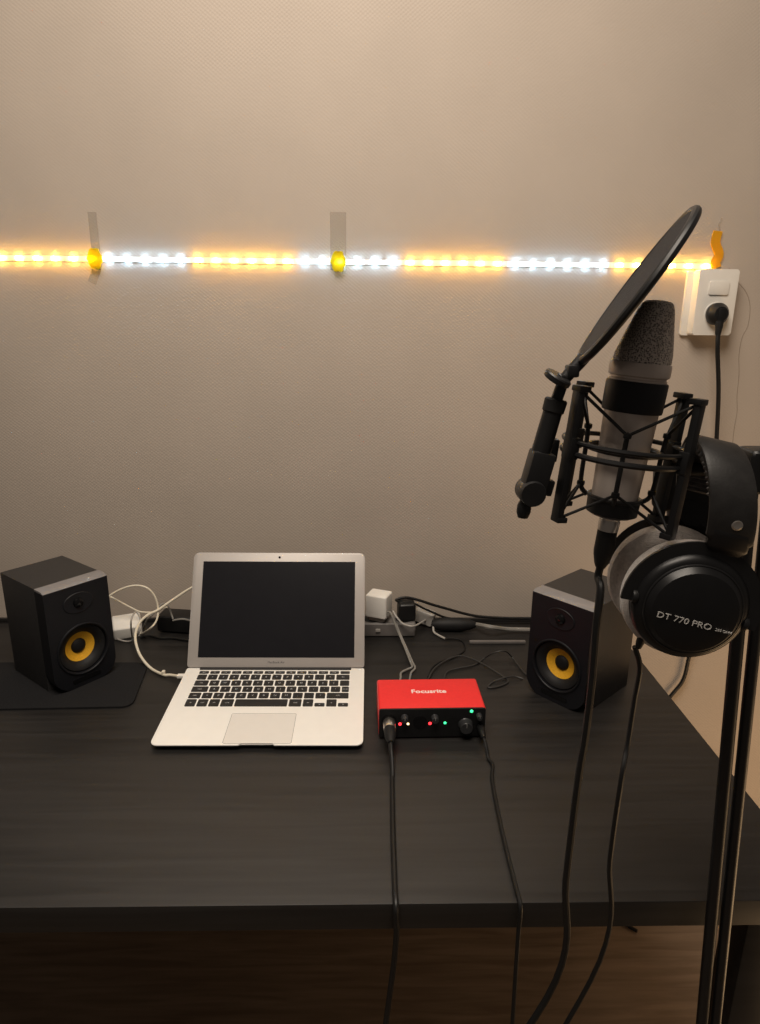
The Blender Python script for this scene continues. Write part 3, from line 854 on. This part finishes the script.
sm = thing('shock_mount', 'black spider shock mount with cords and rings holding the microphone', 'shock mount', mtx=MF)
RO = .0520
b = MB()
b.ring((0, 0, .0035), (0, 0, 1), RO, .0022, 64, 8)
b.ring((0, 0, -.0065), (0, 0, 1), RO, .0026, 64, 8)
b.build('outer_ring', M['black'], sm, world=False)
zt, zb = .0475, -.0650
azo = [R(197), R(-48), R(20), R(122)]
tops, bots = [], []
for a in azo:
    d = Vector((math.cos(a), math.sin(a), 0))
    p1 = d*(RO+.004)+Vector((0, 0, zt)); p0 = d*(RO+.0035)+Vector((0, 0, zb))
    tops.append(p1); bots.append(p0)
    b = MB()
    b.box((p0+p1)/2, (.006, .011, zt-zb), .0012, Matrix.Rotation(a, 4, 'Z'))
    b.box(p1+Vector((0, 0, .001))-d*.002, (.011, .013, .005), .001, Matrix.Rotation(a, 4, 'Z'))
    b.box(p0-d*.002, (.010, .012, .005), .001, Matrix.Rotation(a, 4, 'Z'))
    b.box(d*(RO+.0022)+Vector((0, 0, -.0015)), (.009, .013, .019), .0015, Matrix.Rotation(a, 4, 'Z'))
    b.build('post', M['black'], sm, world=False)
azi = [R(-111), R(-14), R(72), R(159)]
RI = .0310
it, ib = [], []
b = MB(); b.ring((0, 0, -.0015), (0, 0, 1), RI, .0025, 56, 8); b.build('inner_ring', M['black'], sm, world=False)
b = MB(); b.ring((0, 0, h(498)), (0, 0, 1), .0222, .0020, 48, 8); b.build('cradle_ring', M['black'], sm, world=False)
b = MB(); b.lathe([(.0114, h(516)), (.0180, h(516)), (.0222, h(513.5)), (.0228, h(499)), (.0215, h(499)), (.0211, h(512.6)), (.0114, h(514.6)), (.0114, h(516))], (0, 0, 0), (0, 0, 1), 40, cap=False)
b.build('cradle_cup', M['black'], sm, world=False)
for a in azi:
    d = Vector((math.cos(a), math.sin(a), 0))
    p1 = d*(RI+.002)+Vector((0, 0, h(431))); p0 = d*(RI-.0005)+Vector((0, 0, h(489)))
    it.append(p1); ib.append(p0)
    b = MB(); b.tube([p1, d*(RI+.001)+Vector((0, 0, 0)), p0, d*.0235+Vector((0, 0, h(500)))], .0022, 8)
    b.lathe([(.0, -.003), (.0033, -.002), (.0036, 0), (.0033, .002), (0, .003)], p1, (0, 0, 1), 12)
    b.lathe([(.0, -.003), (.0033, -.002), (.0036, 0), (.0033, .002), (0, .003)], p0, (0, 0, 1), 12)
    b.build('cradle_arm', M['black'], sm, world=False)
# elastic cords zigzag from the posts to the cradle arms: order around: 208-(-90)-(-28)-0-40-90-142-180
o_order = [0, 1, 2, 3]
i_between = {(0, 1): 0, (1, 2): 1, (2, 3): 2, (3, 0): 3}
for (o1, o2), ii in i_between.items():
    for outer, inner in ((tops, it), (bots, ib)):
        for o in (o1, o2):
            a, c = outer[o], inner[ii]
            u_ = (c-a).normalized()
            b = MB(); b.cyl(a, c, .0014, None, 8); b.build('elastic_cord', M['soft_black'], sm, world=False)
# bracket on the left and the arm to the stand on the right
bl = MF.inverted() @ aty(549, 478, YM-.004)
b = MB()
b.box(Vector((-.0595, .010, -.009)), (.008, .012, .020), .0015)
b.build('side_bracket', M['black'], sm, world=False)
b = MB(); b.box(Vector((.0580, .004, -.012)), (.008, .014, .014), .0015); b.build('arm_bracket', M['black'], sm, world=False)

pf = thing('pop_filter', 'round black pop filter seen nearly edge-on in front of the microphone grille', 'pop filter', aty(539, 478, -.79))
YP = -.790
e0, e1 = aty(580, 363, YP), aty(692, 211, YP)
pc_ = (e0+e1)/2
Lx = (e1-e0).normalized()
PR = (e1-e0).length/2-.002
vw = (CAM-pc_); vw = (vw-Lx*vw.dot(Lx)).normalized()
qd = Lx.cross(vw).normalized()
if qd.z > 0: qd = -qd                                            # lower right
TL = R(5.5)
Mx = (vw*math.cos(TL)+qd*math.sin(TL)).normalized()
Nx = Lx.cross(Mx).normalized()
b = MB(); b.ring(pc_, Nx, PR, .0036, 72, 10, xdir=Lx); b.build('hoop', M['black'], pf)
b = MB()
for off in (-.0028, .0028):
    b.lathe([(PR-.002, off*.9), (PR*.6, off), (0, off)], pc_, Nx, 48, cap=False)
b.build('screen_fabric', M['fabric_black'], pf)
k0 = aty(564, 379, YP); c0 = aty(555, 404, YP); s0 = aty(540, 455, YP)
b = MB(); b.cyl(e0+Lx*.006, k0-Lx*.002, .0055, .0050); b.box((e0+k0)/2, (.010, .012, .010), .002); b.build('hoop_clamp', M['black'], pf)
kd = aty(557.5, 378.5, YP-.007)
b = MB(); b.lathe([(.0, -.0028), (.0108, -.0028), (.0118, -.0016), (.0118, .0016), (.0108, .0028), (0, .0028)], kd, Vector((.42, -.22, .80)), 26, xdir=(1, 0, 0)); b.cyl(kd, k0, .0042); b.build('pivot_knob', M['black'], pf)
b = MB(); b.cyl(k0, c0, .0048, .0050); b.build('thin_rod', M['black'], pf)
b = MB(); b.cyl(c0+(c0-s0)*.10, c0-(c0-s0)*.17, .0096, .0092); b.build('rod_collar', M['soft_black'], pf)
b = MB(); b.cyl(c0, s0-(c0-s0)*.3, .0080, .0084); b.build('thick_rod', M['black'], pf)
ax = (c0-s0).normalized()
side = Vector((1, 0, 0)); side = (side-ax*side.dot(ax)).normalized()
fw = ax.cross(side)
cm = frame(aty(536, 476, YP), side, fw, ax)
b = MB()
b.box(cm @ Vector((0, 0, .002)), (.0205, .020, .040), .003, cm.to_3x3().to_4x4())
b.lathe([(0, -.013), (.0105, -.013), (.0115, -.010), (.0115, .010), (.0105, .013), (0, .013)], cm @ Vector((-.001, 0, -.014)), fw, 24)
b.build('clamp', M['black'], pf)
b = MB(); b.box(cm @ Vector((.0135, .004, -.008)), (.009, .012, .014), .002, cm.to_3x3().to_4x4())
b.build('clamp_jaw', M['black'], pf)
b = MB(); b.lathe([(0, 0), (.0040, .0005), (.0062, .006), (.0062, .012), (.0045, .017), (0, .018)], cm @ Vector((-.004, -.002, -.021)), -ax+side*.15, 14)
b.build('thumb_screw', M['black'], pf)

mcab = thing('microphone_cable', 'black microphone cable hanging straight down from the microphone connector', 'cable', MF @ Vector((0, 0, h(532))))
c0_, c1_ = MF @ Vector((0, 0, h(531.6))), MF @ Vector((0, 0, h(563)))
b = MB(); b.lathe([(.0084, 0), (.0088, .001), (.0088, .020), (.0082, .024), (.0062, .032), (.0044, .036)], c0_, -U, 24); b.build('plug', M['soft_black'], mcab)
YC = -.792
b = MB(); b.tube([c0_-U*.034, c0_-U*.046, aty(600.5, 590, YC+.006), aty(596.5, 625, YC), aty(592, 680, YC), aty(585.5, 735, YC), aty(578, 782, YC), aty(566, 880, YC), aty(556, 980, YC), Vector((.11, YC-.01, -.3)), Vector((.10, YC-.01, -.6)), Vector((.11, YC-.03, -.71)), Vector((.15, YC-.09, -.733)), Vector((.25, YC-.12, -.734))], .0036, 10)
b.build('cord', M['cable_black'], mcab)

# ------------------------------------------------------------------ stand and headphones
YT = -.770
g0, g0b = aty(737, 640, YT), aty(724, 782, YT)                    # both tubes lean a little
g1, g1b = aty(754.5, 640, YT), aty(740, 782, YT)
PX, PX2 = g0.x, g1.x
def onpole(a, b_, z, dy=0.0):
    q = a+(b_-a)*((z-a.z)/(b_.z-a.z))
    return Vector((q.x, YT+dy, z))
boomz = RG.z-.016
st = thing('microphone_stand', 'black microphone stand with two upright tubes at the right, in front of the desk', 'stand', (PX, YT, -.74))
b = MB(); b.cyl(onpole(g0, g0b, -.56), onpole(g0, g0b, boomz+.010), .0064, None, 20); b.build('upright_tube', M['black'], st)
b = MB(); b.cyl(onpole(g1, g1b, -.45), onpole(g1, g1b, boomz+.03), .0058, None, 20); b.build('folded_boom_tube', M['black'], st)
b = MB(); b.box((onpole(g0, g0b, -.30)+onpole(g1, g1b, -.30))/2, (.046, .022, .020), .004); b.build('tube_clip', M['black'], st)
b = MB()
b.box((onpole(g0, g0b, boomz)+onpole(g1, g1b, boomz))/2+Vector((.004, 0, -.004)), (.046, .030, .040), .006, None, 3)
b.lathe([(.0, 0), (.016, 0), (.018, .003), (.018, .013), (.016, .016), (0, .016)], onpole(g1, g1b, boomz)+Vector((.004, -.014, .006)), (0, -1, 0), 24)
b.build('clutch', M['black'], st)
smr = MF @ Vector((.0640, .004, -.014))
b = MB()
q = onpole(g0, g0b, boomz)
b.tube([q+Vector((-.008, 0, -.002)), (q+smr)/2+Vector((0, -.004, -.001)), smr], .0062, 14)
b.build('boom', M['black'], st)
bb = aty(679, 491, -.705)
b = MB()
b.box(bb+Vector((0, 0, .004)), (.048, .024, .044), .006, Matrix.Rotation(R(-4), 4, 'Y'), 3)
b.cyl(bb+Vector((.006, 0, -.016)), bb+Vector((.006, 0, -.034)), .0155, .013)
b.build('swivel_block', M['black'], st)
b = MB(); b.tube([q+Vector((.004, .012, -.006)), q+Vector((.006, .040, -.006)), q+Vector((-.004, .064, -.006)), bb+Vector((.022, 0, .004))], .0065, 12); b.build('rear_arm', M['black'], st)
pb = onpole(g0, g0b, -.60)
b = MB(); b.lathe([(.026, 0), (.028, .004), (.026, .05), (.016, .07), (.010, .075)], pb, (0, 0, 1), 24); b.build('leg_hub', M['black'], st)
for a in (R(-100), R(20), R(140)):
    d = Vector((math.cos(a), math.sin(a), 0))
    lb = MB(); lb.cyl(pb+Vector((0, 0, .025))+d*.02, Vector((pb.x, YT, -.7285))+d*.25, .0070, None, 14)
    lg = lb.build('leg', M['black'], st)
    b = MB(); b.cyl(Vector((pb.x, YT, -.7270))+d*.246, Vector((pb.x, YT, -.7300))+d*.268, .0095, .0085, 14); b.build('rubber_foot', M['soft_black'], lg)

YH = -.8146
hc = aty(686.5, 602, YH)
PHI, RHO = R(-8), R(12)
T = Vector((math.sin(PHI), -math.cos(PHI), 0))                   # out through the near cup
S0 = Vector((math.cos(PHI), math.sin(PHI), 0))
S = S0*math.cos(RHO)-Vector((0, 0, 1))*math.sin(RHO)
V = S0*math.sin(RHO)+Vector((0, 0, 1))*math.cos(RHO)
HK = 1.12
HF = frame(hc, S, -T, V) @ Matrix.Scale(HK, 4)                                         # local: x side, y away from the camera, z up
hp = thing('headphones', 'black closed headphones with grey velour pads hanging from the stand\'s arm', 'headphones', mtx=HF)
CR = .0425
def cup(sgn, y0, turn=0.0):
    """sgn -1: faces the camera, +1: faces the wall; y0 = joint of shell and pad"""
    axd = (0, sgn, 0)
    o = (0, y0, 0)
    TM = Matrix.Translation((0, y0, 0)) @ Matrix.Rotation(turn, 4, 'Z') @ Matrix.Translation((0, -y0, 0))
    b = MB()
    b.lathe([(CR-.004, -.002), (CR, 0), (CR+.0012, .004), (CR, .010), (CR-.0035, .0135), (CR-.0060, .0140), (CR-.0075, .0165), (CR-.011, .0205), (.022, .0225), (0, .0230)], o, axd, 56)
    b.bm.transform(TM); c = b.build('ear_cup', M['cup'], hp, world=False)
    b = MB()
    pr = [(.026, -.0005), (.0255, -.010), (.029, -.0180), (.034, -.0210), (.040, -.0210), (.0455, -.0180), (.0480, -.011), (.0475, -.004), (.0435, .0005)]
    b.lathe(pr, o, axd, 64, cap=False)
    b.bm.transform(TM); b.build('ear_pad', M['velour'], c, world=False)
    b = MB(); b.lathe([(.027, -.001), (.027, -.0022), (0, -.0026)], o, axd, 32); b.bm.transform(TM); b.build('driver_cloth', M['soft_black'], c, world=False)
    # fork over the top half of the cup
    b = MB()
    n = 28
    pts = []
    for i in range(n+1):
        a = R(-8)+R(196)*i/n
        pts.append(Vector((math.cos(a)*(CR+.0050), y0+sgn*.008, math.sin(a)*(CR+.0050))))
    b.sweep(pts, [(-.0048, -.0014), (.0048, -.0014), (.0048, .0014), (-.0048, .0014)], up=(0, sgn, 0))
    for a in (R(-4), R(184)):
        d = Vector((math.cos(a), 0, math.sin(a)))
        b.lathe([(0, 0), (.0055, 0), (.0060, .002), (.0055, .004), (0, .0042)], Vector((0, y0+sgn*.008, 0))+d*(CR-.002), d, 16)
    b.bm.transform(TM); b.build('yoke', M['black'], hp, world=False)
    return c
near = cup(-1, 0.0)
YF = .052
far = cup(1, YF, R(-16))
# raised rim and lettering on the near cup's face
b = MB(); b.ring((0, -.0152, 0), (0, -1, 0), CR-.0066, .0010, 64, 8); b.build('trim_ring', M['black'], near, world=False)
tm = frame((0, -.0232, 0), (1, 0, 0), (0, 0, 1), (0, -1, 0))
b = MB(); b.text('DT 770 PRO', .0068, tm @ Matrix.Translation((-.0065, -.0075, 0)), .00015, sx=1.15)
b.text('250 OHM', .0030, tm @ Matrix.Translation((.0235, -.0080, 0)), .00015)
b.build('lettering', M['white_print'], near, world=False, smooth=None)
# head band: arch from the near yoke over to the far yoke
HB = [(-.008, .048), (-.012, .062), (-.014, .078), (-.011, .096), (.000, .111), (.018, .1195), (.036, .1185), (.051, .109), (.060, .094), (.062, .076), (.060, .060), (.057, .048)]
arch = catmull([(0.0085-.0215*max(0, (z-.05)/.07)**1.2, y, z) for y, z in HB], 6)
def rsect(w, t, o=0.0):
    return [(-w/2, o-t/2+.001), (-w/2+.0012, o-t/2), (w/2-.0012, o-t/2), (w/2, o-t/2+.001), (w/2, o+t/2-.0015), (w/2-.0025, o+t/2), (-w/2+.0025, o+t/2), (-w/2, o+t/2-.0015)]
ctr = Vector((.0085, .025, .05))
def band(i0, i1, w, t, off):
    b = MB()
    pts = arch[i0:i1]
    rings = []
    for i, p in enumerate(pts):
        k = i0+i
        tg = (arch[min(k+1, len(arch)-1)]-arch[max(k-1, 0)]).normalized()
        nn = Vector((0, -tg.z, tg.y))
        if nn.dot(p-ctr) < 0: nn = -nn
        f = min(1.0, .75+.25*min(i, len(pts)-1-i)/2)
        rings.append([b.bm.verts.new(p+Vector((1, 0, 0))*a*f+nn*(c*f+off)) for a, c in rsect(w, t)])
    for a, c in zip(rings, rings[1:]):
        for j in range(8): b.bm.faces.new((a[j], a[(j+1) % 8], c[(j+1) % 8], c[j]))
    b.bm.faces.new(list(reversed(rings[0]))); b.bm.faces.new(rings[-1])
    return b
n = len(arch)
b = band(3, n-3, .0345, .0050, .0018); hb = b.build('headband', M['leather'], hp, world=False)
# pleated padding on the inside
b = MB()
pts = arch[15:n-12]
rings = []
for i, p in enumerate(catmull(pts, 3)):
    j = min(int(i/3), len(pts)-1); k = 15+j
    tg = (arch[min(k+1, n-1)]-arch[max(k-1, 0)]).normalized()
    nn = Vector((0, -tg.z, tg.y))
    if nn.dot(p-ctr) < 0: nn = -nn
    w = .0320+.0016*math.sin(i*1.6)
    th = .0070+.0014*math.sin(i*1.6)
    rings.append([b.bm.verts.new(p+Vector((a, 0, 0))+nn*c) for a, c in ((-w/2, 0), (-w/2-.0008, -th*.45), (-w/2+.003, -th*.9), (0, -th), (w/2-.003, -th*.9), (w/2+.0008, -th*.45), (w/2, 0), (0, .0006))])
for a, c in zip(rings, rings[1:]):
    for j in range(8): b.bm.faces.new((a[j], a[(j+1) % 8], c[(j+1) % 8], c[j]))
b.bm.faces.new(list(reversed(rings[0]))); b.bm.faces.new(rings[-1])
b.build('padding', M['pleats'], hb, world=False, smooth=60)
b = band(0, 10, .0300, .0070, .0010); b.build('slider_sleeve', M['black'], hp, world=False)
b = band(n-10, n, .0300, .0070, .0010); b.build('slider_sleeve', M['black'], hp, world=False)
for (yy, zz, d) in ((-.0168, .0720, (0, -1, 0)), (.0668, .0720, (0, 1, 0))):
    b = MB(); b.lathe([(.0042, 0), (.0042, .0010), (.0030, .0016), (.0018, .0013), (0, .0013)], (.0060, yy, zz), d, 20); b.build('rivet', M['steel'], hp, world=False)
# the headphone cord leaves the near cup, hangs and drops in front of the desk
b = MB(); b.lathe([(.0042, 0), (.0038, .010), (.0026, .016)], HF @ Vector((-.021, .004, -.036)), (-.1, .2, -1), 12); b.build('strain_relief', M['soft_black'], hp)
e_ = HF @ Vector((-.0225, .0070, -.050))
b = MB(); b.tube([e_, aty(639.8, 668, -.802), aty(634.5, 700, -.800), aty(627.5, 745, -.805), aty(621, 782, -.82), aty(610, 860, -.815), aty(600, 960, -.81), Vector((.165, -.80, -.30)), Vector((.16, -.79, -.60)), Vector((.17, -.81, -.715)), Vector((.22, -.84, -.734))], .0025, 10)
b.build('cord', M['cable_black'], hp)
